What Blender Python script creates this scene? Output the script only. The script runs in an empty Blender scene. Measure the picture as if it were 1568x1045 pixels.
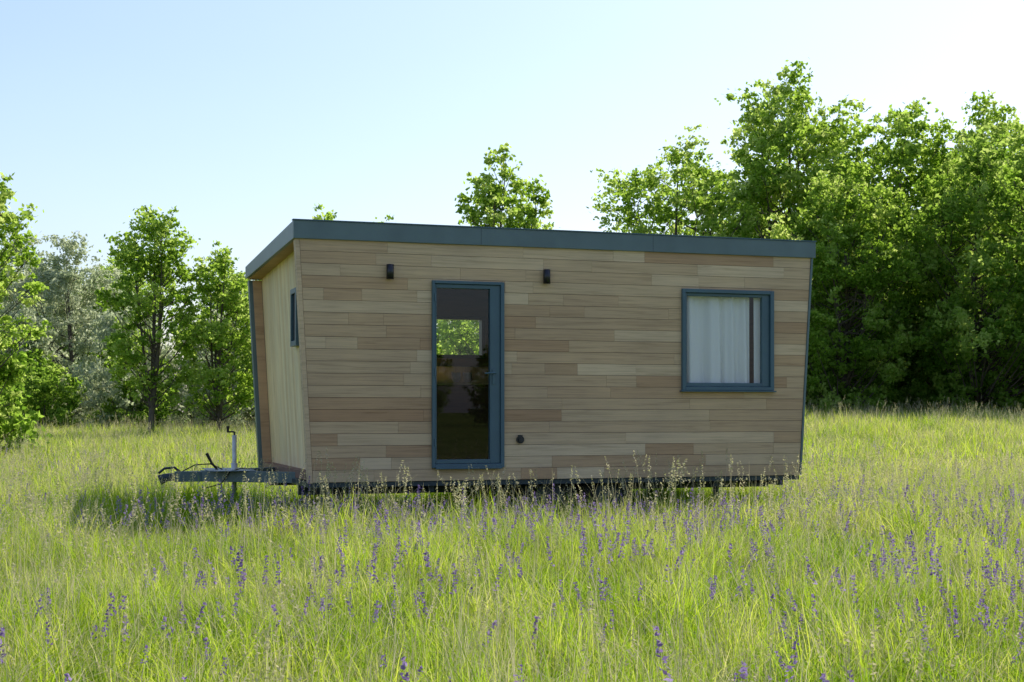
import bpy, math, numpy as np
from mathutils import Vector, Matrix
R = np.random.default_rng(7)
sc = bpy.context.scene
sc.view_settings.view_transform = 'Standard'
sc.view_settings.look = 'None'
sc.view_settings.exposure = 0

# ------------------------------------------------------------------ materials
def new_mat(name):
    m = bpy.data.materials.new(name); m.use_nodes = True
    nt = m.node_tree; nt.nodes.clear()
    out = nt.nodes.new('ShaderNodeOutputMaterial')
    return m, nt, out
def N(nt, t, **kw):
    n = nt.nodes.new(t)
    for k, v in kw.items(): setattr(n, k, v)
    return n
def ramp(nt, stops):
    r = N(nt, 'ShaderNodeValToRGB')
    e = r.color_ramp.elements
    while len(e) < len(stops): e.new(0.5)
    for i, (p, c) in enumerate(stops):
        e[i].position = p; e[i].color = (*c, 1)
    return r

def leaf_mat(name, stops, tstops, tfac=0.45, world_noise=0.0, nscale=0.5, rnd=0.25):
    m, nt, out = new_mat(name)
    L = nt.links.new
    at = N(nt, 'ShaderNodeAttribute', attribute_name='v')
    oi = N(nt, 'ShaderNodeObjectInfo')
    mm = N(nt, 'ShaderNodeMath', operation='MULTIPLY_ADD'); mm.inputs[1].default_value = rnd; mm.inputs[2].default_value = -rnd/2
    L(oi.outputs['Random'], mm.inputs[0])
    ad = N(nt, 'ShaderNodeMath', operation='ADD', use_clamp=True)
    L(at.outputs['Fac'], ad.inputs[0]); L(mm.outputs[0], ad.inputs[1])
    val = ad.outputs[0]
    if world_noise > 0:
        geo = N(nt, 'ShaderNodeNewGeometry')
        no = N(nt, 'ShaderNodeTexNoise'); no.inputs['Scale'].default_value = nscale; no.inputs['Detail'].default_value = 4; no.inputs['Roughness'].default_value = 0.6
        L(geo.outputs['Position'], no.inputs['Vector'])
        m2 = N(nt, 'ShaderNodeMath', operation='MULTIPLY_ADD'); m2.inputs[1].default_value = world_noise*2; m2.inputs[2].default_value = -world_noise
        L(no.outputs['Fac'], m2.inputs[0])
        a2 = N(nt, 'ShaderNodeMath', operation='ADD', use_clamp=True)
        L(val, a2.inputs[0]); L(m2.outputs[0], a2.inputs[1]); val = a2.outputs[0]
    r1 = ramp(nt, stops); r2 = ramp(nt, tstops)
    L(val, r1.inputs[0]); L(val, r2.inputs[0])
    d = N(nt, 'ShaderNodeBsdfDiffuse'); t = N(nt, 'ShaderNodeBsdfTranslucent')
    L(r1.outputs[0], d.inputs[0]); L(r2.outputs[0], t.inputs[0])
    mx = N(nt, 'ShaderNodeMixShader'); mx.inputs[0].default_value = tfac
    L(d.outputs[0], mx.inputs[1]); L(t.outputs[0], mx.inputs[2])
    L(mx.outputs[0], out.inputs[0])
    return m

def pbr(name, col, rough=0.5, metal=0.0, nvar=0.0, nscale=8, bump=0.0, stretch=None):
    m, nt, out = new_mat(name); L = nt.links.new
    p = N(nt, 'ShaderNodeBsdfPrincipled'); L(p.outputs[0], out.inputs[0])
    p.inputs['Roughness'].default_value = rough; p.inputs['Metallic'].default_value = metal
    tc = N(nt, 'ShaderNodeTexCoord'); mp = N(nt, 'ShaderNodeMapping')
    if stretch: mp.inputs['Scale'].default_value = stretch
    L(tc.outputs['Object'], mp.inputs[0])
    no = N(nt, 'ShaderNodeTexNoise'); no.inputs['Scale'].default_value = nscale; no.inputs['Detail'].default_value = 6
    L(mp.outputs[0], no.inputs['Vector'])
    lo = tuple(c*(1-nvar) for c in col); hi = tuple(min(1, c*(1+nvar)) for c in col)
    r = ramp(nt, [(0.3, lo), (0.7, hi)]); L(no.outputs['Fac'], r.inputs[0]); L(r.outputs[0], p.inputs['Base Color'])
    if bump > 0:
        b = N(nt, 'ShaderNodeBump'); b.inputs['Strength'].default_value = bump; b.inputs['Distance'].default_value = 0.01
        L(no.outputs['Fac'], b.inputs['Height']); L(b.outputs[0], p.inputs['Normal'])
    return m

def wood_mat(name, stops, stretch, rough=0.65):
    m, nt, out = new_mat(name); L = nt.links.new
    p = N(nt, 'ShaderNodeBsdfPrincipled'); L(p.outputs[0], out.inputs[0]); p.inputs['Roughness'].default_value = rough
    p.inputs['Specular IOR Level'].default_value = 0.3
    at = N(nt, 'ShaderNodeAttribute', attribute_name='v')
    r = ramp(nt, stops); L(at.outputs['Fac'], r.inputs[0])
    tc = N(nt, 'ShaderNodeTexCoord'); mp = N(nt, 'ShaderNodeMapping'); mp.inputs['Scale'].default_value = stretch
    cb = N(nt, 'ShaderNodeVectorMath', operation='SCALE'); cb.inputs[0].default_value = (37, 11, 53); L(at.outputs['Fac'], cb.inputs['Scale'])
    va = N(nt, 'ShaderNodeVectorMath', operation='ADD'); L(tc.outputs['Object'], va.inputs[0]); L(cb.outputs[0], va.inputs[1])
    L(va.outputs[0], mp.inputs[0])
    no = N(nt, 'ShaderNodeTexNoise'); no.inputs['Scale'].default_value = 2.0; no.inputs['Detail'].default_value = 8; no.inputs['Roughness'].default_value = 0.65; no.inputs['Distortion'].default_value = 0.6
    L(mp.outputs[0], no.inputs['Vector'])
    r2 = ramp(nt, [(0.28, (0.68, 0.64, 0.59)), (0.5, (0.97, 0.97, 0.97)), (0.75, (1.14, 1.11, 1.06))]); L(no.outputs['Fac'], r2.inputs[0])
    mx = N(nt, 'ShaderNodeMix', data_type='RGBA', blend_type='MULTIPLY'); mx.inputs['Factor'].default_value = 1
    L(r.outputs[0], mx.inputs['A']); L(r2.outputs[0], mx.inputs['B'])
    n3 = N(nt, 'ShaderNodeTexNoise'); n3.inputs['Scale'].default_value = 0.9; n3.inputs['Detail'].default_value = 4
    L(tc.outputs['Object'], n3.inputs['Vector'])
    r3 = ramp(nt, [(0.3, (0.86, 0.85, 0.86)), (0.7, (1.08, 1.06, 1.02))]); L(n3.outputs['Fac'], r3.inputs[0])
    m2 = N(nt, 'ShaderNodeMix', data_type='RGBA', blend_type='MULTIPLY'); m2.inputs['Factor'].default_value = 1
    L(mx.outputs['Result'], m2.inputs['A']); L(r3.outputs[0], m2.inputs['B'])
    L(m2.outputs['Result'], p.inputs['Base Color'])
    b = N(nt, 'ShaderNodeBump'); b.inputs['Strength'].default_value = 0.25; b.inputs['Distance'].default_value = 0.004
    L(no.outputs['Fac'], b.inputs['Height']); L(b.outputs[0], p.inputs['Normal'])
    return m

M_wood = wood_mat('facade_wood', [(0.0, (0.41, 0.235, 0.12)), (0.2, (0.51, 0.34, 0.19)), (0.6, (0.59, 0.43, 0.255)), (1.0, (0.69, 0.53, 0.335))], (0.7, 4, 22))
M_woodv = wood_mat('side_wood', [(0.0, (0.80, 0.60, 0.31)), (1.0, (0.89, 0.74, 0.44))], (10, 14, 0.7))
M_soffit = wood_mat('soffit_wood', [(0.0, (0.50, 0.31, 0.17)), (1.0, (0.60, 0.40, 0.23))], (0.7, 8, 8))
M_teal = pbr('painted_metal_teal', (0.105, 0.155, 0.155), 0.4, 0.0, 0.12, 3)
M_teal2 = pbr('window_frame_paint', (0.055, 0.11, 0.135), 0.4, 0.0, 0.08, 3)
M_black = pbr('black_metal', (0.012, 0.012, 0.014), 0.4)
M_dark = pbr('dark_sheathing', (0.05, 0.035, 0.025), 0.9, 0, 0.2)
M_inner = pbr('interior_wood', (0.19, 0.095, 0.055), 0.6, 0, 0.25, 2, 0, (1, 1, 8))
M_steel = pbr('galvanised_steel', (0.55, 0.55, 0.52), 0.5, 0.3, 0.15, 12)
M_chassis = pbr('chassis_paint', (0.03, 0.045, 0.05), 0.5, 0.2, 0.2, 10)
M_rubber = pbr('tyre_rubber', (0.02, 0.02, 0.02), 0.85)
M_white = pbr('ceramic_white', (0.85, 0.80, 0.72), 0.3)
M_bark = pbr('bark', (0.10, 0.08, 0.06), 0.9, 0, 0.4, 6, 0.6, (4, 4, 1))
M_glass, nt, out = new_mat('window_glass'); L = nt.links.new
tr = N(nt, 'ShaderNodeBsdfTransparent'); tr.inputs[0].default_value = (0.94, 0.965, 0.96, 1)
gl = N(nt, 'ShaderNodeBsdfGlossy'); gl.inputs['Roughness'].default_value = 0.0
lw = N(nt, 'ShaderNodeLayerWeight'); lw.inputs[0].default_value = 0.5
pw = N(nt, 'ShaderNodeMath', operation='POWER'); pw.inputs[1].default_value = 4.0; L(lw.outputs['Facing'], pw.inputs[0])
ma = N(nt, 'ShaderNodeMath', operation='MULTIPLY_ADD'); ma.inputs[1].default_value = 0.9; ma.inputs[2].default_value = 0.045; L(pw.outputs[0], ma.inputs[0])
mx = N(nt, 'ShaderNodeMixShader'); L(ma.outputs[0], mx.inputs[0]); L(tr.outputs[0], mx.inputs[1]); L(gl.outputs[0], mx.inputs[2]); L(mx.outputs[0], out.inputs[0])
M_curt, nt, out = new_mat('curtain_fabric'); L = nt.links.new
d = N(nt, 'ShaderNodeBsdfDiffuse'); d.inputs[0].default_value = (0.9, 0.9, 0.86, 1)
t = N(nt, 'ShaderNodeBsdfTranslucent'); t.inputs[0].default_value = (0.9, 0.9, 0.85, 1)
mx = N(nt, 'ShaderNodeMixShader'); mx.inputs[0].default_value = 0.2; L(d.outputs[0], mx.inputs[1]); L(t.outputs[0], mx.inputs[2]); L(mx.outputs[0], out.inputs[0])
M_ground, nt, out = new_mat('meadow_soil'); L = nt.links.new
p = N(nt, 'ShaderNodeBsdfDiffuse'); L(p.outputs[0], out.inputs[0])
tc = N(nt, 'ShaderNodeTexCoord'); n1 = N(nt, 'ShaderNodeTexNoise'); n1.inputs['Scale'].default_value = 1.3; n1.inputs['Detail'].default_value = 10
L(tc.outputs['Object'], n1.inputs['Vector'])
r = ramp(nt, [(0.3, (0.05, 0.07, 0.015)), (0.5, (0.11, 0.16, 0.03)), (0.72, (0.20, 0.22, 0.07))]); L(n1.outputs['Fac'], r.inputs[0]); L(r.outputs[0], p.inputs[0])

M_grass = leaf_mat('grass_green', [(0, (0.055, 0.12, 0.010)), (0.35, (0.16, 0.26, 0.02)), (0.66, (0.31, 0.385, 0.05)), (0.88, (0.48, 0.46, 0.15)), (1, (0.60, 0.54, 0.28))],
                   [(0, (0.27, 0.49, 0.015)), (0.35, (0.57, 0.79, 0.035)), (0.66, (0.82, 0.90, 0.10)), (0.88, (0.85, 0.80, 0.26)), (1, (0.82, 0.74, 0.38))], 0.52, 0.50, 0.6)
M_straw = leaf_mat('dry_grass', [(0, (0.36, 0.34, 0.15)), (1, (0.66, 0.58, 0.38))], [(0, (0.50, 0.50, 0.18)), (1, (0.72, 0.64, 0.40))], 0.4)
M_purple = leaf_mat('sage_petals', [(0, (0.13, 0.080, 0.20)), (1, (0.40, 0.29, 0.52))], [(0, (0.26, 0.16, 0.40)), (1, (0.54, 0.41, 0.68))], 0.4)
M_leafA = leaf_mat('leaves_green', [(0, (0.045, 0.085, 0.012)), (0.5, (0.115, 0.19, 0.034)), (1, (0.26, 0.33, 0.09))],
                   [(0, (0.27, 0.46, 0.03)), (0.5, (0.56, 0.80, 0.09)), (1, (0.84, 0.95, 0.28))], 0.56, rnd=0.2)
M_leafB = leaf_mat('leaves_dark', [(0, (0.040, 0.080, 0.012)), (0.5, (0.10, 0.17, 0.030)), (1, (0.22, 0.29, 0.07))],
                   [(0, (0.22, 0.42, 0.03)), (0.5, (0.48, 0.72, 0.08)), (1, (0.74, 0.88, 0.22))], 0.54, rnd=0.2)
M_leafW = leaf_mat('leaves_willow', [(0, (0.20, 0.24, 0.13)), (0.5, (0.33, 0.37, 0.22)), (1, (0.46, 0.48, 0.32))],
                   [(0, (0.45, 0.54, 0.26)), (0.5, (0.64, 0.71, 0.40)), (1, (0.78, 0.81, 0.54))], 0.50)

# ------------------------------------------------------------------ mesh helpers
def np_mesh(name, verts, faces, v=None, matidx=None, mats=(), smooth=False):
    verts = np.asarray(verts, np.float32); faces = np.asarray(faces, np.int32)
    me = bpy.data.meshes.new(name)
    me.vertices.add(len(verts)); me.vertices.foreach_set('co', verts.ravel())
    k = faces.shape[1]
    me.loops.add(faces.size); me.loops.foreach_set('vertex_index', faces.ravel())
    me.polygons.add(len(faces)); me.polygons.foreach_set('loop_start', np.arange(0, faces.size, k, dtype=np.int32))
    for m in mats: me.materials.append(m)
    if matidx is not None: me.polygons.foreach_set('material_index', np.asarray(matidx, np.int32))
    me.update(calc_edges=True)
    if v is not None:
        a = me.attributes.new('v', 'FLOAT', 'FACE'); a.data.foreach_set('value', np.asarray(v, np.float32))
    if smooth: me.polygons.foreach_set('use_smooth', np.ones(len(faces), bool))
    return me

class MB:
    def __init__(s): s.v = []; s.f = []; s.t = []
    def hexa(s, p, tone=0.5):
        b = len(s.v); s.v += [tuple(q) for q in p]
        for f in ((0, 3, 2, 1), (4, 5, 6, 7), (0, 1, 5, 4), (1, 2, 6, 5), (2, 3, 7, 6), (3, 0, 4, 7)):
            s.f.append(tuple(b+i for i in f)); s.t.append(tone)
    def box(s, x0, x1, y0, y1, z0, z1, tone=0.5):
        s.hexa([(x0, y0, z0), (x1, y0, z0), (x1, y1, z0), (x0, y1, z0), (x0, y0, z1), (x1, y0, z1), (x1, y1, z1), (x0, y1, z1)], tone)
    def quadprism(s, bl, br, tr, tl, y0, y1, tone=0.5):
        s.hexa([(bl[0], y0, bl[1]), (br[0], y0, br[1]), (br[0], y1, br[1]), (bl[0], y1, bl[1]),
                (tl[0], y0, tl[1]), (tr[0], y0, tr[1]), (tr[0], y1, tr[1]), (tl[0], y1, tl[1])], tone)
    def tube(s, pts, rad, n=8, caps=True, tone=0.5):
        pts = [Vector(p) for p in pts]; b = len(s.v)
        for i, p in enumerate(pts):
            d = (pts[min(i+1, len(pts)-1)] - pts[max(i-1, 0)]).normalized()
            a = d.cross(Vector((0.13, 0.31, 0.94) if abs(d.z) < 0.9 else (1, 0.1, 0))).normalized(); c = d.cross(a)
            for k in range(n):
                th = 2*math.pi*k/n
                s.v.append(tuple(p + (a*math.cos(th)+c*math.sin(th))*rad[i]))
        for i in range(len(pts)-1):
            for k in range(n):
                s.f.append((b+i*n+k, b+i*n+(k+1) % n, b+(i+1)*n+(k+1) % n, b+(i+1)*n+k)); s.t.append(tone)
        if caps:
            s.f.append(tuple(b+k for k in range(n))[::-1]); s.t.append(tone)
            e = b+(len(pts)-1)*n
            s.f.append(tuple(e+k for k in range(n))); s.t.append(tone)
    def obj(s, name, mat, parent=None, bevel=0.0, smooth=False):
        me = bpy.data.meshes.new(name); me.from_pydata(s.v, [], s.f)
        a = me.attributes.new('v', 'FLOAT', 'FACE'); a.data.foreach_set('value', s.t)
        me.materials.append(mat); me.update()
        o = bpy.data.objects.new(name, me); sc.collection.objects.link(o)
        if parent: o.parent = parent
        if bevel:
            m = o.modifiers.new('bevel', 'BEVEL'); m.width = bevel; m.segments = 2; m.limit_method = 'ANGLE'
        if smooth:
            for p in me.polygons: p.use_smooth = len(p.vertices) == 4
        return o

# ------------------------------------------------------------------ terrain
def sst(a, b, x): t = np.clip((x-a)/(b-a), 0, 1); return t*t*(3-2*t)
def H(x, y):
    x = np.asarray(x, float); y = np.asarray(y, float)
    return sst(20, 50, y)*(0.35+0.6*sst(-6, 12, x)) + 0.035*np.sin(x*0.9+1.3)*np.sin(y*0.7) * (np.abs(y) < 200)
gx = np.concatenate([np.linspace(-900, -60, 10)[:-1], np.linspace(-60, 60, 121), np.linspace(60, 900, 10)[1:]])
gy = np.concatenate([np.linspace(-900, -40, 10)[:-1], np.linspace(-40, 90, 131), np.linspace(90, 1500, 10)[1:]])
X, Y = np.meshgrid(gx, gy); V = np.stack([X.ravel(), Y.ravel(), H(X, Y).ravel()], 1)
nx = len(gx); ii = (np.arange(len(gy)-1)[:, None]*nx+np.arange(nx-1)[None]).ravel()
ground = bpy.data.objects.new('ground', np_mesh('ground', V, np.stack([ii, ii+1, ii+nx+1, ii+nx], 1), mats=[M_ground], smooth=True))
sc.collection.objects.link(ground)

# ------------------------------------------------------------------ house
house = bpy.data.objects.new('wooden_tiny_house', None); sc.collection.objects.link(house)
house.location = (-2.41, 15.71, 0); house.rotation_euler = (0, 0, math.radians(18.3))
ZB, ZF, ZT = 0.557, 3.262, 3.456
def uL(z): return 0.16*(ZT-z)/2.9
def uR(z): return 6.49-0.175*(ZT-z)/2.9
D = 3.85; DROP = 0.14
holes = [(1.58, 2.415, 0.715, 2.825), (4.695, 5.905, 1.615, 2.815)]
rows = 20; rh = (ZF-ZB)/rows
fb = MB()
for r_ in range(rows):
    z0 = ZB+r_*rh+0.002; z1 = ZB+(r_+1)*rh-0.002
    cuts = [uL(z0)+0.05]; x = -R.uniform(0.1, 1.1)
    while x < 6.6:
        x += R.choice([0.4, 0.7, 1.1, 1.5, 1.9])*R.uniform(0.85, 1.15)
        if x > 0.3 and x < 6.2: cuts.append(x)
    cuts.append(99)
    for a, b in zip(cuts[:-1], cuts[1:]):
        tone = float(np.clip(R.normal(0.50, 0.22), 0.15, 0.95))
        if R.random() < 0.04: tone = R.uniform(0.04, 0.15)
        if R.random() < 0.05: tone = R.uniform(0.9, 1.0)
        segs = [(a, b, z0, z1)]
        for (h0, h1, hz0, hz1) in holes:
            if z1 > hz0 and z0 < hz1:
                ns = []
                for s0, s1, q0, q1 in segs:
                    if s1 <= h0 or s0 >= h1: ns.append((s0, s1, q0, q1)); continue
                    if s0 < h0: ns.append((s0, h0, q0, q1))
                    if s1 > h1: ns.append((h1, s1, q0, q1))
                    c0, c1 = max(s0, h0), min(s1, h1)
                    if q0 < hz0 - 0.01: ns.append((c0, c1, q0, hz0))
                    if q1 > hz1 + 0.01: ns.append((c0, c1, hz1, q1))
                segs = ns
        for s0, s1, q0, q1 in segs:
            le = a == cuts[0] and s0 == a; re = s1 == 99
            l0 = uL(q0)+0.05 if le else s0+0.001; l1 = uL(q1)+0.05 if le else s0+0.001
            e0 = uR(q0)-0.03 if re else s1-0.001; e1 = uR(q1)-0.03 if re else s1-0.001
            if e0-l0 < 0.01: continue
            off = R.uniform(-0.0015, 0.0015)
            fb.quadprism((l0, q0), (e0, q0), (e1, q1), (l1, q1), -0.022+off, 0.0, tone)
fb.obj('facade_boards', M_wood, house)
m = MB()
m.quadprism((uL(ZB), ZB-0.01), (uL(ZB)+0.047, ZB-0.01), (uL(ZF)+0.047, ZF), (uL(ZF), ZF), -0.027, 0.10, 0.7)
m.obj('corner_board', M_wood, house, 0.004)
m = MB()
m.quadprism((uR(ZB)-0.027, ZB), (uR(ZB), ZB), (uR(ZF), ZF), (uR(ZF)-0.027, ZF), -0.035, 0.12)
m.obj('right_edge_trim', M_teal, house, 0.003)
m = MB(); y0, y1 = 0.004, 0.12
d_, w_ = holes
m.quadprism((uL(ZB)+0.06, ZB), (d_[0], ZB), (d_[0], ZF), (uL(ZF)+0.06, ZF), y0, y1)
m.box(d_[1], w_[0], y0, y1, ZB, ZF)
m.quadprism((w_[1], ZB), (uR(ZB)-0.04, ZB), (uR(ZF)-0.04, ZF), (w_[1], ZF), y0, y1)
m.box(d_[0], d_[1], y0, y1, ZB, d_[2]); m.box(d_[0], d_[1], y0, y1, d_[3], ZF)
m.box(w_[0], w_[1], y0, y1, ZB, w_[2]); m.box(w_[0], w_[1], y0, y1, w_[3], ZF)
m.obj('front_wall_core', M_dark, house)
m = MB(); bw = (2.45, 3.36, 2.10, 2.70); zt = ZF-DROP+0.1
m.quadprism((uL(ZB)+0.2, ZB), (bw[0], ZB), (bw[0], zt), (uL(zt)+0.2, zt), 3.72, 3.82)
m.quadprism((bw[1], ZB), (uR(ZB)-0.2, ZB), (uR(zt)-0.2, zt), (bw[1], zt), 3.72, 3.82)
m.box(bw[0], bw[1], 3.72, 3.82, ZB, bw[2]); m.box(bw[0], bw[1], 3.72, 3.82, bw[3], zt)
m.obj('rear_wall', M_inner, house)
m = MB()
for (a, b, c, d) in ((bw[0], bw[0]+0.05, bw[2], bw[3]), (bw[1]-0.05, bw[1], bw[2], bw[3]), (bw[0]+0.05, bw[1]-0.05, bw[2], bw[2]+0.05), (bw[0]+0.05, bw[1]-0.05, bw[3]-0.05, bw[3])):
    m.box(a, b, 3.70, 3.84, c, d)
m.obj('rear_window_frame', M_black, house)
dl = 0.17
def side(name, uf, sgn):
    m = MB(); v = 0.10
    while v < 3.70:
        w = min(0.14, 3.71-v); ztp = ZF+0.02-DROP*(v+0.1)/D
        th = 0.02
        a, b = uf(ZB)+sgn*dl, uf(ztp)+sgn*dl
        q = [(a, v+0.002, ZB), (a+sgn*th, v+0.002, ZB), (a+sgn*th, v+w-0.002, ZB), (a, v+w-0.002, ZB),
             (b, v+0.002, ztp), (b+sgn*th, v+0.002, ztp), (b+sgn*th, v+w-0.002, ztp), (b, v+w-0.002, ztp)]
        m.hexa(q, R.uniform(0, 1)); v += w
    m.obj(name+'_boards', M_woodv, house)
    m = MB(); a, b = uf(ZB)+sgn*(dl+0.022), uf(ZF-0.15)+sgn*(dl+0.022)
    m.hexa([(a, 0.12, ZB), (a+sgn*0.06, 0.12, ZB), (a+sgn*0.06, 3.72, ZB), (a, 3.72, ZB), (b, 0.12, ZF-0.02), (b+sgn*0.06, 0.12, ZF-0.02), (b+sgn*0.06, 3.72, ZF-0.15), (b, 3.72, ZF-0.15)])
    m.obj(name+'_core', M_inner, house)
side('left_wall', uL, 1); side('right_wall', uR, -1)
for nm, uf, sg in (('left', uL, 1), ('right', uR, -1)):
    m = MB(); zt_ = ZF-DROP
    m.quadprism((uf(ZB), ZB-0.02), (uf(ZB)+sg*0.25, ZB-0.02), (uf(zt_)+sg*0.25, zt_), (uf(zt_), zt_), 3.73, D)
    m.obj(nm+'_rear_fin', M_teal, house, 0.004)
    m = MB(); m.quadprism((uf(ZB)+sg*0.05, ZB), (uf(ZB)+sg*(dl-0.004), ZB), (uf(zt_)+sg*(dl-0.004), zt_), (uf(zt_)+sg*0.05, zt_), 3.71, 3.728, 0.5)
    m.obj(nm+'_rear_fin_lining', M_soffit, house)
m = MB()
def ro(u, v, z): return (u, v, z-DROP*max(v, 0)/D)
m.hexa([ro(0.03, 0.0, ZF+0.015), ro(6.46, 0.0, ZF+0.015), ro(6.46, D-0.03, ZF+0.015), ro(0.03, D-0.03, ZF+0.015),
        ro(0.03, 0.0, ZT-0.02), ro(6.46, 0, ZT-0.02), ro(6.46, D-0.03, ZT-0.02), ro(0.03, D-0.03, ZT-0.02)], 0.4)
m.obj('roof_deck', M_soffit, house)
m = MB()
m.box(-0.012, 6.505, -0.05, -0.003, ZF-0.005, ZT)
m.hexa([(-0.012, -0.003, ZF-0.005), (0.028, -0.003, ZF-0.005), (0.028, D, ZF-DROP+0.03), (-0.012, D, ZF-DROP+0.03), (-0.012, -0.003, ZT), (0.028, -0.003, ZT), (0.028, D, ZT-DROP), (-0.012, D, ZT-DROP)])
m.hexa([(6.465, -0.003, ZF-0.005), (6.505, -0.003, ZF-0.005), (6.505, D, ZF-DROP+0.03), (6.465, D, ZF-DROP+0.03), (6.465, -0.003, ZT), (6.505, -0.003, ZT), (6.505, D, ZT-DROP), (6.465, D, ZT-DROP)])
m.box(0.028, 6.465, D-0.028, D, ZF-DROP+0.03, ZT-DROP)
m.obj('roof_fascia', M_teal, house, 0.004)
m = MB(); m.box(-0.02, 6.513, -0.06, 0.02, ZT+0.001, ZT+0.014)
m.obj('roof_drip_edge', M_teal2, house)
m = MB()
for u in (2.15, 4.3): m.box(u-0.0015, u+0.0015, -0.0515, -0.049, ZF, ZT-0.002)
m.obj('fascia_seams', M_black, house)
m = MB(); m.box(0.2, 6.3, 0.125, 3.715, ZB+0.01, 0.66); m.obj('floor', M_inner, house)
m = MB(); m.box(0.165, 6.3, 0.0, 3.7, 0.50, ZB-0.004); m.obj('floor_pan', M_chassis, house)
def frame(m, u0, u1, z0, z1, wl, wr, wb, wt, v0, v1):
    m.box(u0, u0+wl, v0, v1, z0, z1); m.box(u1-wr, u1, v0, v1, z0, z1)
    m.box(u0+wl, u1-wr, v0, v1, z0, z0+wb); m.box(u0+wl, u1-wr, v0, v1, z1-wt, z1)
m = MB(); frame(m, 1.567, 2.428, 0.703, 2.838, 0.03, 0.045, 0.045, 0.035, -0.062, 0.11); m.obj('door_frame', M_teal2, house, 0.005)
m = MB(); frame(m, 1.600, 2.380, 0.752, 2.800, 0.022, 0.12, 0.045, 0.045, -0.040, 0.03); m.obj('door_leaf', M_teal2, house, 0.004)
m = MB(); m.box(1.60, 2.39, -0.10, -0.064, 0.690, 0.712); m.obj('door_threshold', M_teal2, house, 0.003)
def pane(name, u0, u1, z0, z1):
    o = bpy.data.objects.new(name, np_mesh(name, [(u0, -0.002, z0), (u1, -0.002, z0), (u1, -0.002, z1), (u0, -0.002, z1)], [(0, 1, 2, 3)], mats=[M_glass]))
    sc.collection.objects.link(o); o.parent = house
pane('door_glass', 1.615, 2.268, 0.785, 2.765)
m = MB(); m.box(2.285, 2.320, -0.052, -0.040, 1.66, 1.84); m.tube([(2.302, -0.045, 1.79), (2.302, -0.095, 1.79)], [0.011, 0.011], 10); m.tube([(2.312, -0.095, 1.79), (2.18, -0.095, 1.785)], [0.011, 0.009], 10)
m.obj('door_handle', M_teal2, house)
m = MB()
for z in (0.95, 1.75, 2.6): m.tube([(1.598, -0.068, z), (1.598, -0.068, z+0.09)], [0.01, 0.01], 8)
m.obj('door_hinges', M_teal2, house)
m = MB(); frame(m, 4.682, 5.92, 1.602, 2.828, 0.042, 0.05, 0.045, 0.045, -0.062, 0.11); m.obj('window_frame', M_teal2, house, 0.005)
m = MB(); frame(m, 4.726, 5.868, 1.650, 2.781, 0.028, 0.10, 0.045, 0.035, -0.030, 0.03); m.obj('window_sash', M_teal2, house, 0.004)
m = MB(); m.box(4.66, 5.94, -0.085, -0.020, 1.585, 1.600); m.obj('window_sill', M_teal2, house, 0.003)
pane('window_glass', 4.75, 5.772, 1.69, 2.75)
def curtain(name, u0, u1, v, amp, z0, z1, f=26):
    nu, nz = 140, 16
    us = np.linspace(0, 1, nu); zs = np.linspace(0, 1, nz); U, Z = np.meshgrid(us, zs)
    ph = U*f*(u1-u0)+1.1*np.sin(U*7+1)+0.25*Z
    vv = v+amp*(0.55+0.45*(1-Z))*(np.sin(ph)+0.4*np.sin(2.3*ph+1.5))
    P = np.stack([u0+(u1-u0)*U+0.01*np.sin(ph*1.1)*(1-Z), vv, z0+(z1-z0)*Z], -1).reshape(-1, 3)
    i = (np.arange(nz-1)[:, None]*nu+np.arange(nu-1)[None]).ravel()
    o = bpy.data.objects.new(name, np_mesh(name, P, np.stack([i, i+1, i+nu+1, i+nu], 1), mats=[M_curt], smooth=True))
    sc.collection.objects.link(o); o.parent = house
curtain('curtain', 4.72, 5.655, 0.085, 0.042, 1.62, 2.80)
curtain('curtain_far', 5.70, 5.80, 0.06, 0.012, 1.62, 2.80)
m = MB(); m.box(1.7, 3.6, 3.05, 3.68, 0.67, 1.70); m.obj('kitchen_cabinet', M_inner, house, 0.01)
m = MB(); m.box(1.65, 3.65, 3.0, 3.70, 1.71, 1.75, 0.5); m.box(1.65, 3.65, 3.66, 3.70, 1.76, 1.98, 0.9); m.obj('kitchen_counter', M_woodv, house)
m = MB()
for u in (2.74, 2.90): m.tube([(u, 3.05, 1.752), (u, 3.05, 1.79), (u, 3.05, 1.88)], [0.04, 0.06, 0.062], 16)
m.obj('cups', M_white, house, 0, True)
m = MB(); m.box(0.35, 1.0, 1.2, 3.6, 0.67, 1.2); m.box(4.3, 6.1, 1.3, 3.6, 0.67, 1.15); m.obj('bench_and_bed', M_inner, house, 0.02)
m = MB()
for u in (1.072, 2.941):
    m.box(u-0.02, u+0.02, -0.05, -0.024, 2.89, 2.95)
    m.tube([(u, -0.075, 2.835), (u, -0.075, 3.0)], [0.042, 0.042], 20)
m.obj('wall_lamps', M_black, house, 0, True)
m = MB(); m.tube([(2.626, -0.02, 1.02), (2.626, -0.055, 1.02)], [0.045, 0.045], 20); m.tube([(2.626, -0.055, 1.02), (2.626, -0.075, 1.02)], [0.03, 0.026], 16)
m.box(2.60, 2.652, -0.05, -0.03, 1.05, 1.075); m.obj('power_inlet', M_black, house)
m = MB(); ua = uL(2.46)+dl; va, vb = 0.90, 1.30
m.box(ua-0.05, ua+0.01, va, va+0.06, 2.12, 2.80); m.box(ua-0.05, ua+0.01, vb-0.06, vb, 2.12, 2.80); m.box(ua-0.05, ua+0.01, va+0.06, vb-0.06, 2.12, 2.18); m.box(ua-0.05, ua+0.01, va+0.06, vb-0.06, 2.74, 2.80)
m.obj('side_window_frame', M_teal2, house, 0.003)
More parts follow.
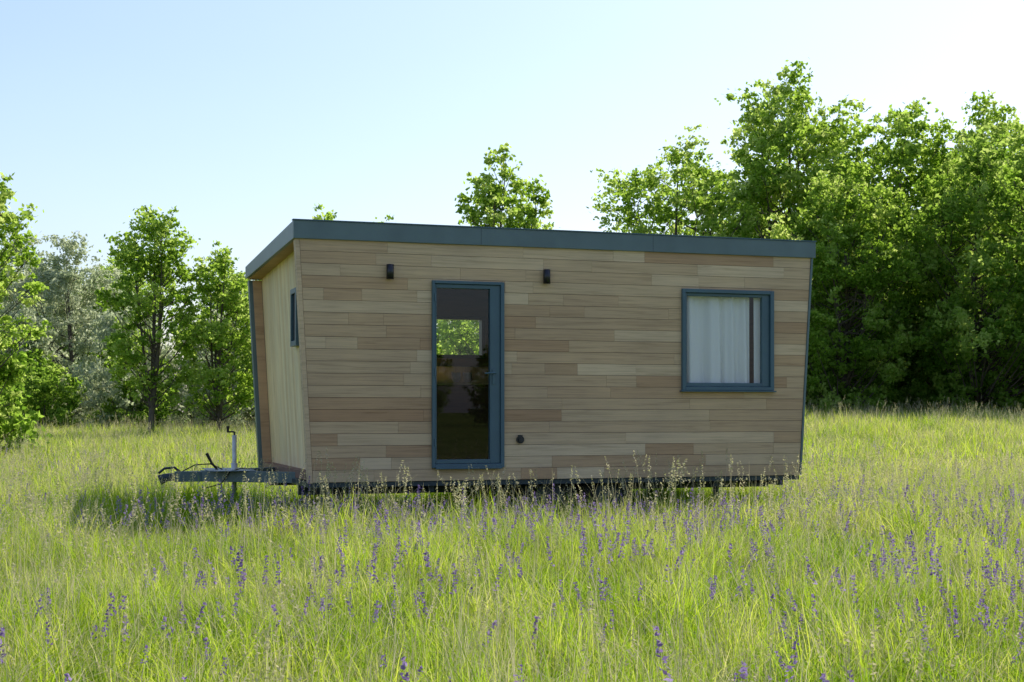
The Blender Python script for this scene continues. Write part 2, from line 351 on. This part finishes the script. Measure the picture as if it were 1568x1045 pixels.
m = MB(); m.box(ua-0.02, ua-0.012, va+0.06, vb-0.06, 2.18, 2.74); m.obj('side_window_glass', M_black, house)
m = MB()
for v in (0.75, 3.0): m.box(0.18, 6.25, v-0.04, v+0.04, 0.38, 0.497)
for u in (0.4, 1.6, 2.8, 4.0, 5.2, 6.1): m.box(u-0.03, u+0.03, 0.10, 3.6, 0.43, 0.495)
m.tube([(3.1, 0.5, 0.33), (3.1, 3.3, 0.33)], [0.04, 0.04], 10); m.tube([(3.85, 0.5, 0.33), (3.85, 3.3, 0.33)], [0.04, 0.04], 10)
m.obj('trailer_chassis', M_chassis, house)
m = MB()
for u in (3.1, 3.85):
    for v in (0.28, 3.3): m.tube([(u, v, 0.33), (u, v+0.02, 0.33), (u, v+0.18, 0.33), (u, v+0.2, 0.33)], [0.29, 0.33, 0.33, 0.29], 28)
m.obj('trailer_wheels', M_rubber, house, 0, True)
m = MB()
for u in (3.1, 3.85):
    for v in (0.265, 3.51): m.tube([(u, v-0.01, 0.33), (u, v+0.01, 0.33)], [0.18, 0.2], 20)
m.obj('wheel_rims', M_chassis, house, 0, True)
m = MB()
for u, v in ((0.7, 0.9), (5.6, 0.9), (0.7, 3.0), (5.6, 3.0)): m.box(u-0.03, u+0.03, v-0.03, v+0.03, 0.0, 0.42); m.box(u-0.09, u+0.09, v-0.09, v+0.09, -0.02, 0.03)
m.obj('support_legs', M_chassis, house)
m = MB()
def beam(m, a, b, w, z0, z1):
    a = Vector(a); b = Vector(b); d = (b-a).normalized(); n = Vector((-d.y, d.x))*w/2
    P = [a+n, a-n, b-n, b+n]; m.hexa([(p.x, p.y, z0) for p in P]+[(p.x, p.y, z1) for p in P])
beam(m, (0.4, 1.0), (-0.78, 1.86), 0.09, 0.50, 0.63); beam(m, (0.4, 2.84), (-0.78, 1.98), 0.09, 0.50, 0.63)
beam(m, (-0.62, 1.92), (-1.12, 1.92), 0.11, 0.497, 0.622)
beam(m, (-0.15, 1.35), (-0.15, 2.45), 0.08, 0.505, 0.60)
m.box(-0.75, -0.2, 1.45, 2.4, 0.632, 0.64)
m.obj('drawbar', M_teal, house, 0.006)
m = MB()
m.tube([(-1.10, 1.92, 0.56), (-1.22, 1.92, 0.55), (-1.30, 1.92, 0.52)], [0.045, 0.05, 0.065], 14)
m.tube([(-1.05, 1.92, 0.61), (-1.12, 1.92, 0.67), (-1.24, 1.92, 0.66), (-1.31, 1.92, 0.60)], [0.016]*4, 8)
m.obj('tow_coupling', M_chassis, house, 0, True)
m = MB(); m.tube([(-0.42, 1.80, 0.30), (-0.42, 1.80, 1.06)], [0.027, 0.027], 14); m.tube([(-0.42, 1.80, 0.52), (-0.42, 1.80, 0.72)], [0.038, 0.038], 14)
m.obj('jockey_wheel_post', M_steel, house, 0, True)
m = MB(); m.tube([(-0.42, 1.80, 1.06), (-0.42, 1.80, 1.10)], [0.012, 0.012], 8); m.tube([(-0.42, 1.80, 1.10), (-0.50, 1.80, 1.10)], [0.011, 0.011], 8); m.tube([(-0.50, 1.80, 1.09), (-0.50, 1.80, 1.17)], [0.014, 0.02], 8)
m.tube([(-0.42, 1.74, 0.16), (-0.42, 1.86, 0.16)], [0.11, 0.11], 20)
m.tube([(-0.58, 1.92, 0.60), (-0.68, 1.92, 0.72), (-0.74, 1.92, 0.84)], [0.012, 0.016, 0.02], 8)
m.tube([(-0.55, 1.9, 0.64), (-0.70, 1.88, 0.71), (-0.88, 1.9, 0.70), (-1.05, 1.92, 0.61)], [0.007]*4, 6)
m.tube([(-0.2, 1.9, 0.64), (-0.35, 1.7, 0.66), (-0.5, 1.6, 0.62), (-0.6, 1.62, 0.48), (-0.8, 1.7, 0.42)], [0.007]*5, 6)
m.obj('jockey_crank_and_handbrake', M_black, house)

# ------------------------------------------------------------------ trees
def unit(n): d = R.normal(size=(n, 3)); return d/np.linalg.norm(d, axis=1)[:, None]
def leaf_quads(P, l, w):
    n = len(P); d = unit(n); q = unit(n); nrm = np.cross(d, q)
    nrm /= np.linalg.norm(nrm, axis=1)[:, None]+1e-9
    w_ = nrm*(w*R.uniform(0.7, 1.3, n))[:, None]/2; d_ = d*(l*R.uniform(0.7, 1.3, n))[:, None]/2
    V = np.stack([P-d_, P+w_-d_*0.15, P+d_, P-w_-d_*0.15], 1).reshape(-1, 3)
    return V, np.arange(4*n).reshape(n, 4)
def tree_mesh(name, h, base, rx, K, nl, mat, leaf=(0.15, 0.10), cr=0.55, form='round', trunk_r=None, stems=1, lean=0.0, sep=0.6, lobe=1.0, spread=(0.3, 0.6), seed=1, loose=0.55):
    global R
    R = np.random.default_rng(seed)
    tm = MB(); trunk_r = trunk_r or h*0.014
    topx = R.normal(0, 0.02*h)+lean
    trunks = []; C = []; cr_l = []
    for s_ in range(stems):
        a = R.uniform(0, 6.28)+2.1*s_; sp = 0 if s_ == 0 else rx*R.uniform(*spread)
        hs = h*0.85*(1 if s_ == 0 else R.uniform(0.74, 0.93))
        pts = []
        for i in range(9):
            t = i/8; q = max(0, (t-0.22)/0.78)**0.8
            pts.append(np.array([topx*t**1.5+sp*math.cos(a)*q+0.05*rx*math.sin(3*t), sp*math.sin(a)*q+0.05*rx*math.sin(4*t), -0.2+(hs+0.2)*t]))
        trunks.append(pts)
        tm.tube(pts, [trunk_r*(1-0.93*(i/8))*(1 if s_ == 0 else 0.7)+0.008 for i in range(9)], 7, False)
        for q in range(6):
            c = pts[-1]+np.array([R.normal(0, .13*rx), R.normal(0, .13*rx), R.uniform(-0.02, 0.13)*h]); C.append(c); cr_l.append(cr*R.uniform(0.6, 0.95))
            tm.tube([pts[-1], (pts[-1]+c)/2+np.array([0, 0, -0.03]), c], [0.014, 0.01, 0.004], 4, False)
    ph = R.uniform(0, 6.28, 5)
    tries = 0
    while len(C) < K and tries < K*60:
        tries += 1
        s = R.random()
        if form == 'round': sh = math.sin(math.pi*min(1, (s*0.85+0.10))**0.85)**0.55
        elif form == 'oval': sh = (math.sin(math.pi*(s*0.80+0.14)**0.9))**0.7
        else: sh = math.sqrt(max(0, 1-s*s))*(0.75+0.25*min(1, s*4))
        if R.random() > sh**1.5+0.05: continue
        a = R.uniform(0, 6.28); z = base+(h-base-cr*0.7)*s
        lob = 1+lobe*(0.20*math.sin(2*a+ph[0]+z*0.5)+0.18*math.sin(3*a+ph[1]-z*0.9)+0.15*math.sin(z*1.7+ph[2]+a))
        r = rx*sh*lob*R.random()**0.42
        c = np.array([r*math.cos(a)+topx*(z/h)**1.5, r*math.sin(a), z])
        if C and tries < K*50:
            dd = np.min(np.linalg.norm(np.array(C)-c, axis=1))
            if dd < cr*sep: continue
        C.append(c); cr_l.append(cr*R.uniform(0.55, 1.25)*(0.85 if s > 0.85 else 1))
        tp = trunks[R.integers(len(trunks))]
        zt_ = max(base*0.7, z-r*R.uniform(0.5, 1.0)-0.3); ti = min(0.97, (zt_+0.2)/(tp[-1][2]+0.2)); k = int(ti*8); fz = ti*8-k
        st = tp[k]*(1-fz)+tp[min(k+1, 8)]*fz
        mid = (st+c)/2+np.array([R.normal(0, .12), R.normal(0, .12), -0.10*r])
        br = trunk_r*(0.14+0.25*(1-ti))
        tm.tube([st, (st+mid)/2+np.array([0, 0, -0.04*r]), mid, c], [br, br*0.75, br*0.5, 0.006], 5, False)
        for _ in range(2):
            e = c+unit(1)[0]*cr*0.4; tm.tube([mid*0.3+c*0.7, (c+e)/2, e], [0.012, 0.008, 0.003], 3, False)
    C = np.array(C); cl = np.array(cr_l); n = len(C)
    cnt = np.maximum(20, (nl/n*(cl/cr)**2)).astype(int)
    idx = np.repeat(np.arange(n), cnt)
    off = unit(len(idx))*(R.random(len(idx))**0.5)[:, None]
    off[:, 2] *= 0.62
    subs = R.normal(0, 0.50, size=(n, 9, 3)); sidx = R.integers(0, 9, len(idx))
    lo_ = np.where(R.random(len(idx)) < 0.25, 0.95, loose*0.7)[:, None]
    P = C[idx]+(subs[idx, sidx]*0.85+off*lo_)*cl[idx][:, None]
    P[:, 2] -= 0.12*np.linalg.norm(off[:, :2], axis=1)*cl[idx]
    LV, LF = leaf_quads(P, leaf[0], leaf[1])
    cv = R.uniform(-0.32, 0.32, n)
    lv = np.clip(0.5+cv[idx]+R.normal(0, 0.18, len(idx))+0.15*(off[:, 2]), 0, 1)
    tv = np.array(tm.v, np.float32); tf = np.array(tm.f, np.int32)
    V = np.concatenate([tv, LV]); F = np.concatenate([tf, LF+len(tv)])
    mi = np.concatenate([np.zeros(len(tf)), np.ones(len(LF))]); vv = np.concatenate([np.full(len(tf), 0.5), lv])
    return np_mesh(name, V, F, vv, mi, [M_bark, mat])
def place(name, me, x, y, s=1.0, rot=None, sz=None):
    o = bpy.data.objects.new(name, me); sc.collection.objects.link(o)
    o.location = (x, y, float(H(x, y))-0.05); o.rotation_euler = (0, 0, R.uniform(0, 6.28) if rot is None else rot); o.scale = (s, s, sz or s)
    return o
T_oak = tree_mesh('oak_mesh', 15.0, 2.2, 3.6, 215, 50000, M_leafA, (0.20, 0.14), 0.74, 'round', stems=5, sep=0.85, lobe=0.75, seed=11)
T_oak2 = tree_mesh('oak_mesh_b', 13.0, 1.0, 3.8, 215, 52000, M_leafB, (0.20, 0.14), 0.74, 'dome', stems=4, sep=0.85, seed=12)
T_oak3 = tree_mesh('oak_mesh_c', 13.0, 0.8, 3.7, 205, 50000, M_leafA, (0.20, 0.14), 0.74, 'round', stems=5, sep=0.85, lobe=0.75, seed=13)
T_slim = tree_mesh('slim_mesh', 8.0, 1.7, 1.6, 105, 19000, M_leafA, (0.13, 0.09), 0.42, 'oval', trunk_r=0.11, stems=4, sep=0.85, lobe=0.35, spread=(0.15, 0.4), seed=14)
T_slim2 = tree_mesh('slim_mesh_b', 7.0, 1.2, 1.6, 98, 19000, M_leafA, (0.13, 0.09), 0.42, 'oval', trunk_r=0.09, stems=4, sep=0.85, lobe=0.35, spread=(0.15, 0.4), seed=15)
T_maple = tree_mesh('maple_mesh', 8.7, 1.5, 1.75, 105, 17000, M_leafA, (0.14, 0.09), 0.38, 'dome', trunk_r=0.08, stems=7, sep=0.85, lobe=0.3, spread=(0.2, 0.75), seed=26)
T_airy = tree_mesh('airy_mesh', 12.0, 1.5, 4.2, 190, 34000, M_leafA, (0.18, 0.12), 0.64, 'dome', stems=6, sep=0.9, seed=17)
T_will = tree_mesh('willow_mesh', 9.0, 0.6, 2.9, 130, 34000, M_leafW, (0.17, 0.08), 0.62, 'dome', stems=5, seed=18)
T_shrub = tree_mesh('shrub_mesh', 3.2, 0.1, 1.7, 60, 11000, M_leafB, (0.15, 0.10), 0.45, 'dome', trunk_r=0.04, stems=3, seed=19)
T_shrubw = tree_mesh('shrub_mesh_w', 4.0, 0.1, 1.8, 60, 11000, M_leafW, (0.16, 0.07), 0.5, 'dome', trunk_r=0.04, stems=3, seed=20)
R = np.random.default_rng(21)
def wx(px, y): return (px-784)/2178*y
place('young_tree', T_slim, wx(-35, 32), 32, 0.86, 1.0)
place('shrub', T_shrub, wx(-55, 33), 33, 1.0, 1.0)
place('willow_tree', T_will, wx(105, 62), 62, 0.97)
place('willow_tree', T_will, wx(30, 66), 66, 1.03, 2.0)
place('young_tree', T_slim, wx(230, 45), 45, 0.97, 0.4)
place('young_tree', T_slim2, wx(338, 46), 46, 0.93, 2.2)
place('young_tree', T_slim2, wx(425, 50), 50, 0.9, 3.0)
place('young_tree', T_slim2, wx(497, 52), 52, 1.22, 2.0)
place('young_tree', T_slim2, wx(588, 54), 54, 1.21, 5.0)
place('young_tree', T_slim2, wx(706, 50), 50, 0.66, 1.0)
place('young_tree', T_slim2, wx(672, 52), 52, 0.66, 3.0)
place('maple_tree', T_maple, wx(755, 40), 40, 0.97, 2.6)
place('young_tree', T_slim2, wx(830, 52), 52, 1.10, 4.2)
place('deciduous_tree', T_airy, wx(1025, 56), 56, 0.97, 0.5)
place('deciduous_tree', T_airy, wx(1110, 64), 64, 0.98, 2.5)
place('deciduous_tree', T_oak, wx(1205, 60), 60, 1.0, 0.3)
place('deciduous_tree', T_oak3, wx(1370, 56), 56, 0.97, 1.0)
place('deciduous_tree', T_oak2, wx(1500, 52), 52, 0.84, 2.2)
place('deciduous_tree', T_oak, wx(1510, 66), 66, 1.0, 4.0)
place('deciduous_tree', T_oak3, wx(1620, 60), 60, 1.03, 1.4)
place('deciduous_tree', T_oak3, wx(1285, 52), 52, 0.72, 5.2)
place('deciduous_tree', T_oak3, wx(1720, 50), 50, 0.9, 0.2)

# ------------------------------------------------------------------ scatter by geometry nodes
def src_collection(name, meshes):
    c = bpy.data.collections.new(name)
    for i, me in enumerate(meshes):
        o = bpy.data.objects.new('%s_%02d' % (name, i), me); c.objects.link(o)
    return c
def scatter(name, coll, P, rz, tilt, scl, idx):
    n = len(P)
    me = bpy.data.meshes.new(name); me.vertices.add(n); me.vertices.foreach_set('co', np.asarray(P, np.float32).ravel())
    rot = np.stack([R.normal(0, tilt, n), R.normal(0, tilt, n), rz], 1).astype(np.float32)
    a = me.attributes.new('rot', 'FLOAT_VECTOR', 'POINT'); a.data.foreach_set('vector', rot.ravel())
    a = me.attributes.new('scl', 'FLOAT_VECTOR', 'POINT'); a.data.foreach_set('vector', np.asarray(scl, np.float32).ravel())
    a = me.attributes.new('idx', 'INT', 'POINT'); a.data.foreach_set('value', np.asarray(idx, np.int32))
    o = bpy.data.objects.new(name, me); sc.collection.objects.link(o)
    ng = bpy.data.node_groups.new(name+'_nodes', 'GeometryNodeTree')
    ng.interface.new_socket('Geometry', in_out='INPUT', socket_type='NodeSocketGeometry')
    ng.interface.new_socket('Geometry', in_out='OUTPUT', socket_type='NodeSocketGeometry')
    gi = ng.nodes.new('NodeGroupInput'); go = ng.nodes.new('NodeGroupOutput')
    ip = ng.nodes.new('GeometryNodeInstanceOnPoints'); ci = ng.nodes.new('GeometryNodeCollectionInfo')
    ci.inputs['Collection'].default_value = coll; ci.inputs['Separate Children'].default_value = True; ci.inputs['Reset Children'].default_value = True
    def na(nm, dt):
        q = ng.nodes.new('GeometryNodeInputNamedAttribute'); q.data_type = dt; q.inputs['Name'].default_value = nm
        return [s for s in q.outputs if s.enabled and s.name == 'Attribute'][0]
    er = ng.nodes.new('FunctionNodeEulerToRotation')
    L = ng.links.new
    L(gi.outputs[0], ip.inputs['Points']); L(ci.outputs[0], ip.inputs['Instance']); ip.inputs['Pick Instance'].default_value = True
    L(na('idx', 'INT'), ip.inputs['Instance Index']); L(na('rot', 'FLOAT_VECTOR'), er.inputs[0]); L(er.outputs[0], ip.inputs['Rotation'])
    L(na('scl', 'FLOAT_VECTOR'), ip.inputs['Scale']); L(ip.outputs[0], go.inputs[0])
    mod = o.modifiers.new('scatter', 'NODES'); mod.node_group = ng
    return o

def pack(l): a = np.array(l); return np.stack([a[:, 0], a[:, 1], H(a[:, 0], a[:, 1])-0.1], 1)
pts = []; ix = []; sl = []
for x in np.arange(-34, -6, 1.15):
    pts.append((x+R.normal(0, .4), 57+R.uniform(-3, 4))); ix.append(R.choice([0, 1], p=[.4, .6])); sl.append(R.uniform(0.75, 1.25))
for x in np.arange(-6, 11, 1.6):
    pts.append((x, 58+R.uniform(-2, 4))); ix.append(0); sl.append(R.uniform(0.7, 1.1))
for x in np.arange(9.5, 34, 1.1):
    for k in range(2):
        pts.append((x+R.normal(0, .4), 52+R.uniform(-1.5, 1.5)+k*4)); ix.append(0); sl.append(R.uniform(0.4, 0.8)+0.3*k)
sl = np.array(sl)
scatter('undergrowth', src_collection('shrub_source', [T_shrub, T_shrubw]), pack(pts), R.uniform(0, 6.28, len(pts)), 0.05, np.stack([sl, sl, sl*R.uniform(.8, 1.3, len(sl))], 1), ix)
pts = []; ix = []; sl = []
for x in np.arange(-48, 8, 2.6):
    pts.append((x, 82+R.uniform(-4, 6))); ix.append(R.choice([0, 2])); sl.append(R.uniform(0.5, 0.72))
for x in np.arange(14, 62, 3.0):
    pts.append((x, 76+R.uniform(-4, 8))); ix.append(1); sl.append(R.uniform(0.8, 1.0))
for x in np.arange(-70, 71, 7.0):
    pts.append((x, -75+R.uniform(-5, 5))); ix.append(R.choice([0, 1])); sl.append(R.uniform(0.5, 0.8))
sl = np.array(sl)
scatter('distant_trees', src_collection('tree_source', [T_oak, T_oak2, T_will]), pack(pts), R.uniform(0, 6.28, len(pts)), 0.02, np.stack([sl, sl, sl], 1), ix)

# ------------------------------------------------------------------ meadow
def blades(n, rad, hmin, hmax, w, bend, Lv=5, B=None, lean0=0.12, da=None, hs=None):
    if B is None:
        a = R.uniform(0, 6.28, n); r = rad*np.sqrt(R.random(n)); B = np.stack([r*np.cos(a), r*np.sin(a), np.full(n, -0.02)], 1)
    h = R.uniform(hmin, hmax, n)
    if hs is not None: h = h*hs
    if da is None: da = R.uniform(0, 6.28, n)
    D_ = np.stack([np.cos(da), np.sin(da), np.zeros(n)], 1)
    wa = da+np.pi/2+R.normal(0, 0.7, n); W = np.stack([np.cos(wa), np.sin(wa), np.zeros(n)], 1)
    b = R.uniform(0.1, 1, n)**1.5*bend; l0 = R.uniform(0, lean0, n); wv = w*R.uniform(0.6, 1.3, n)
    V = np.zeros((n, Lv, 2, 3))
    for i in range(Lv):
        t = i/(Lv-1)
        c = B+D_*((l0*t+b*t**2.3)*h)[:, None]; c[:, 2] += h*(t-0.38*b*t**3)
        ww = wv*(1-t**1.6)*0.5+0.0004
        V[:, i, 0] = c-W*ww[:, None]; V[:, i, 1] = c+W*ww[:, None]
    base = (np.arange(n)*Lv*2)[:, None]; F = []
    for i in range(Lv-1):
        F.append(np.concatenate([base+2*i, base+2*i+1, base+2*i+3, base+2*i+2], 1))
    F = np.stack(F, 1).reshape(-1, 4)
    tip = V[:, -1].mean(1)
    return V.reshape(-1, 3), F, tip, D_
def join(parts, mats, name):
    Vs = []; Fs = []; vs = []; ms = []; o = 0
    for V, F, v, m in parts:
        Vs.append(V); Fs.append(F+o); vs.append(v); ms.append(np.full(len(F), m)); o += len(V)
    return np_mesh(name, np.concatenate(Vs), np.concatenate(Fs), np.concatenate(vs), np.concatenate(ms), mats)
def bv(n, Lv, mu, sd): return np.repeat(np.clip(R.normal(mu, sd, n), 0, 1), Lv-1)
PR = 0.60
def patch(name, nblade, wmul, tone=0.42, dry=0.12, hm=1.0):
    nt_ = 26
    a = R.uniform(0, 6.28, nt_); r = PR*np.sqrt(R.random(nt_)); TC = np.stack([r*np.cos(a), r*np.sin(a)], 1)
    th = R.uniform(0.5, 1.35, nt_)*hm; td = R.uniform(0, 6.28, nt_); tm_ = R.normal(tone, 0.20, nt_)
    def mk(n, sd, spread):
        ti = R.integers(0, nt_, n); o = R.normal(0, sd, (n, 2)); B = np.concatenate([TC[ti]+o, np.full((n, 1), -0.02)], 1)
        return ti, B, td[ti]+R.normal(0, spread, n)
    parts = []
    n = int(nblade*(0.74-dry)); ti, B, da = mk(n, 0.085, 1.0)
    V, F, _, _ = blades(n, 0, 0.12, 0.40, 0.0062*wmul, 1.05, B=B, da=da, hs=th[ti]); parts.append((V, F, np.repeat(np.clip(tm_[ti]+R.normal(0, .16, n), 0, 1), 4), 0))
    if dry > 0:
        n = int(nblade*dry); ti, B, da = mk(n, 0.12, 0.8)
        V, F, _, _ = blades(n, 0, 0.2, 0.52, 0.0034*wmul, 1.5, B=B, da=da, hs=th[ti]); parts.append((V, F, bv(n, 5, 0.55, 0.3), 1))
    n = int(nblade*0.26); ti, B, da = mk(n, 0.18, 3)
    V, F, _, _ = blades(n, 0, 0.05, 0.2, 0.016*wmul, 0.7, B=B, da=da); parts.append((V, F, bv(n, 5, tone-0.07, 0.17), 0))
    return join(parts, [M_grass, M_straw], name)
near = [patch('grass_patch_near%d' % k, 2900, 1.05, 0.41, 0.13) for k in range(6)]
mid = [patch('grass_patch_mid%d' % k, 1600, 1.5, 0.45) for k in range(4)]
far = [patch('grass_patch_far%d' % k, 750, 2.8, 0.54) for k in range(3)]
painted_shade = [patch('grass_patch_painted_shade%d' % k, 1500, 1.3, 0.05, 0.0, 1.0) for k in range(3)]  # darker, straw-free blades: the cabin's shade is put into the grass colour
stalks = []
for k in range(5):
    n = 5; V, F, tip, D_ = blades(n, 0.15, 0.50, 0.85, 0.0042, 0.35, 6); parts = [(V, F, bv(n, 6, 0.4, 0.3), 0)]
    P = []
    for i in range(n):
        for j in range(18):
            t = j/17; P.append(tip[i]+np.array([0, 0, -0.07+0.14*t])+D_[i]*0.05*t+R.normal(0, 0.007*(1-abs(t-.4)), 3))
    LV, LF = leaf_quads(np.array(P), 0.022, 0.010); parts.append((LV, LF, R.uniform(0, 1, len(LF)), 0))
    stalks.append(join(parts, [M_straw], 'stalk%d' % k))
sages = []
for k in range(8):
    n = int(R.integers(2, 6)); V, F, tip, D_ = blades(n, 0.16, 0.32, 0.60, 0.0045, 0.40, 6); parts = [(V, F, bv(n, 6, 0.35, 0.15), 0)]
    P = []
    for i in range(n):
        Ls = R.uniform(0.08, 0.20); den = R.uniform(0.55, 1.0)
        for w_ in range(int(Ls/0.017)):
            z = w_*0.017; rr = 0.013*(1-0.6*z/Ls)
            for q in range(5):
                if R.random() > den: continue
                a = R.uniform(0, 6.28); P.append(tip[i]+np.array([rr*math.cos(a), rr*math.sin(a), -0.06+z+R.normal(0, .003)])+D_[i]*0.2*z)
    LV, LF = leaf_quads(np.array(P), 0.021, 0.012); parts.append((LV, LF, R.uniform(0, 1, len(LF)), 1))
    nb = 8; V, F, _, _ = blades(nb, 0.08, 0.08, 0.2, 0.03, 0.9); parts.append((V, F, bv(nb, 5, 0.25, 0.1), 0))
    sages.append(join(parts, [M_grass, M_purple], 'sage%d' % k))

ca, sa = math.cos(math.radians(18.3)), math.sin(math.radians(18.3))
def local(x, y): dx, dy = x+2.41, y-15.71; return dx*ca+dy*sa, -dx*sa+dy*ca
def inhouse(x, y, m=0.0):
    u, v = local(x, y); return (u > 0.0-m) & (u < 6.5+m) & (v > -0.02-m) & (v < 3.9+m)
def cn(x, y, f, s):
    return (np.sin(x*f+s)+np.sin(y*f*1.3+2*s)+np.sin((x+y)*f*0.7+3*s)+np.sin((x*1.7-y)*f*0.9+s*1.7))/4
def grid(y0, y1, cell, k=0.42, mgn=2.5):
    yy = np.arange(y0, y1, cell); W = k*max(abs(y0), abs(y1))+mgn; xx = np.arange(-W, W, cell)
    x, y = np.meshgrid(xx, yy); x = x.ravel()+R.uniform(-.45, .45, x.size)*cell; y = y.ravel()+R.uniform(-.45, .45, y.size)*cell
    kp = np.abs(x) < k*np.abs(y)+mgn
    return x[kp], y[kp]
gcoll = src_collection('grass_source', near+mid+far+painted_shade)
xs, ys, ss, ids = [], [], [], []
for (a, b, cell, s, lo_, hi_) in ((2.0, 12.5, 0.74, 1.0, 0, 6), (12.5, 24, 0.72, 1.1, 6, 10), (24, 62, 0.85, 1.25, 10, 13), (-16, 2.0, 0.95, 1.2, 10, 13)):
    x, y = grid(a, b, cell, mgn=5 if a < 0 else 2.5); xs.append(x); ys.append(y); ss.append(np.full(len(x), s)); ids.append(R.integers(lo_, hi_, len(x)))
x = np.concatenate(xs); y = np.concatenate(ys); s = np.concatenate(ss); ids = np.concatenate(ids)
sz = s*R.uniform(0.76, 1.15, len(x))*(1+0.28*cn(x, y, 1.3, 1.0)); s = s*R.uniform(0.9, 1.15, len(x))
u_, v_ = local(x, y)
painted_shade_zone = (u_ > -1.9) & (u_ < 6.6) & (v_ > -1.35+R.normal(0, .2, len(x))) & (v_ < 4.4)
ids = np.where(painted_shade_zone, 13+R.integers(0, 3, len(x)), ids)  # dark-toned patches around the cabin deepen its shadow by colour
sz = np.where(inhouse(x, y, 0.1), np.minimum(sz, 0.9), sz)
sz = np.where(painted_shade_zone & (v_ < -0.1), np.maximum(sz, 1.05), sz)
k = ~inhouse(x, y, -0.9); x, y, s, sz, ids = x[k], y[k], s[k], sz[k], ids[k]
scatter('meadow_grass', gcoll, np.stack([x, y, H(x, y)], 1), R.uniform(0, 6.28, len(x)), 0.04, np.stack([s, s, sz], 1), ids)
def region(y0, y1, dens, k=0.42, mgn=2.5):
    W = k*max(abs(y0), abs(y1))+mgn
    n = int(dens*(y1-y0)*2*W); x = R.uniform(-W, W, n); y = R.uniform(y0, y1, n)
    kp = np.abs(x) < k*np.abs(y)+mgn
    return x[kp], y[kp]
xs, ys = [], []
for (a, b, dn) in ((3, 12.5, 2.4), (12.5, 17.5, 6.0), (17.5, 24, 3.5), (24, 56, 2.6)):
    xx, yy = region(a, b, dn); xs.append(xx); ys.append(yy)
x = np.concatenate(xs); y = np.concatenate(ys)
k = ~inhouse(x, y, 0.2) & (R.random(len(x)) < 0.65+0.6*cn(x, y, 0.8, 4)); x, y = x[k], y[k]
s = R.uniform(0.7, 1.18, len(x))
s = np.where(y < 8, s*0.8, s)
scatter('seed_stalks', src_collection('stalk_source', stalks), np.stack([x, y, H(x, y)], 1), R.uniform(0, 6.28, len(x)), 0.10, np.stack([s, s, s], 1), R.integers(0, len(stalks), len(x)))
xs, ys = [], []
for (a, b, dn) in ((3.5, 10, 8.0), (10, 17, 13), (17, 30, 1.8)):
    xx, yy = region(a, b, dn); xs.append(xx); ys.append(yy)
x = np.concatenate(xs); y = np.concatenate(ys)
k = ~inhouse(x, y, 0.1) & (R.random(len(x)) < 0.42+0.75*cn(x, y, 0.9, 2.2)+0.06*np.clip(x, -2, 5)); x, y = x[k], y[k]
s = R.uniform(0.7, 1.08, len(x))
scatter('wild_sage_flowers', src_collection('sage_source', sages), np.stack([x, y, H(x, y)], 1), R.uniform(0, 6.28, len(x)), 0.14, np.stack([s, s, s], 1), R.integers(0, len(sages), len(x)))

# ------------------------------------------------------------------ light and camera
az, el = math.radians(35), math.radians(46)
w = bpy.data.worlds.new('World'); sc.world = w; w.use_nodes = True; nt = w.node_tree; nt.nodes.clear()
sky = nt.nodes.new('ShaderNodeTexSky'); sky.sky_type = 'NISHITA'; sky.sun_disc = False
sky.sun_elevation = el; sky.sun_rotation = az; sky.air_density = 1.2; sky.dust_density = 1.4; sky.ozone_density = 2.2
tc = nt.nodes.new('ShaderNodeTexCoord'); mp = nt.nodes.new('ShaderNodeMapping'); mp.inputs['Scale'].default_value = (1.0, 1.4, 3.0)
no = nt.nodes.new('ShaderNodeTexNoise'); no.inputs['Scale'].default_value = 1.6; no.inputs['Detail'].default_value = 5; no.inputs['Roughness'].default_value = 0.5
nt.links.new(tc.outputs['Generated'], mp.inputs[0]); nt.links.new(mp.outputs[0], no.inputs['Vector'])
mr = nt.nodes.new('ShaderNodeMapRange'); mr.inputs['From Min'].default_value = 0.3; mr.inputs['From Max'].default_value = 0.75; mr.inputs['To Min'].default_value = 0.75; mr.inputs['To Max'].default_value = 1.25
nt.links.new(no.outputs['Fac'], mr.inputs[0])
sca = nt.nodes.new('ShaderNodeVectorMath'); sca.operation = 'SCALE'; sca.inputs[0].default_value = (0.50, 0.58, 1.5); nt.links.new(mr.outputs[0], sca.inputs['Scale'])
add = nt.nodes.new('ShaderNodeVectorMath'); add.operation = 'ADD'; nt.links.new(sky.outputs[0], add.inputs[0]); nt.links.new(sca.outputs[0], add.inputs[1])
bg = nt.nodes.new('ShaderNodeBackground'); bg.inputs[1].default_value = 0.15
wo = nt.nodes.new('ShaderNodeOutputWorld'); nt.links.new(add.outputs[0], bg.inputs[0]); nt.links.new(bg.outputs[0], wo.inputs[0])
sd = Vector((math.sin(az)*math.cos(el), math.cos(az)*math.cos(el), math.sin(el)))
ld = bpy.data.lights.new('sun', 'SUN'); ld.energy = 5; ld.angle = math.radians(0.5); ld.color = (1, 0.95, 0.86)
lo = bpy.data.objects.new('sun', ld); sc.collection.objects.link(lo); lo.rotation_euler = sd.to_track_quat('Z', 'Y').to_euler(); lo.location = (20, 20, 40)
cam = bpy.data.cameras.new('camera'); cam.lens = 50; cam.sensor_width = 36; cam.clip_end = 5000; cam.clip_start = 0.05
cam.shift_y = (630-522.5)/1568
co = bpy.data.objects.new('camera', cam); sc.collection.objects.link(co); co.location = (0, 0, 1.35); co.rotation_euler = (math.pi/2, 0, 0)
sc.camera = co
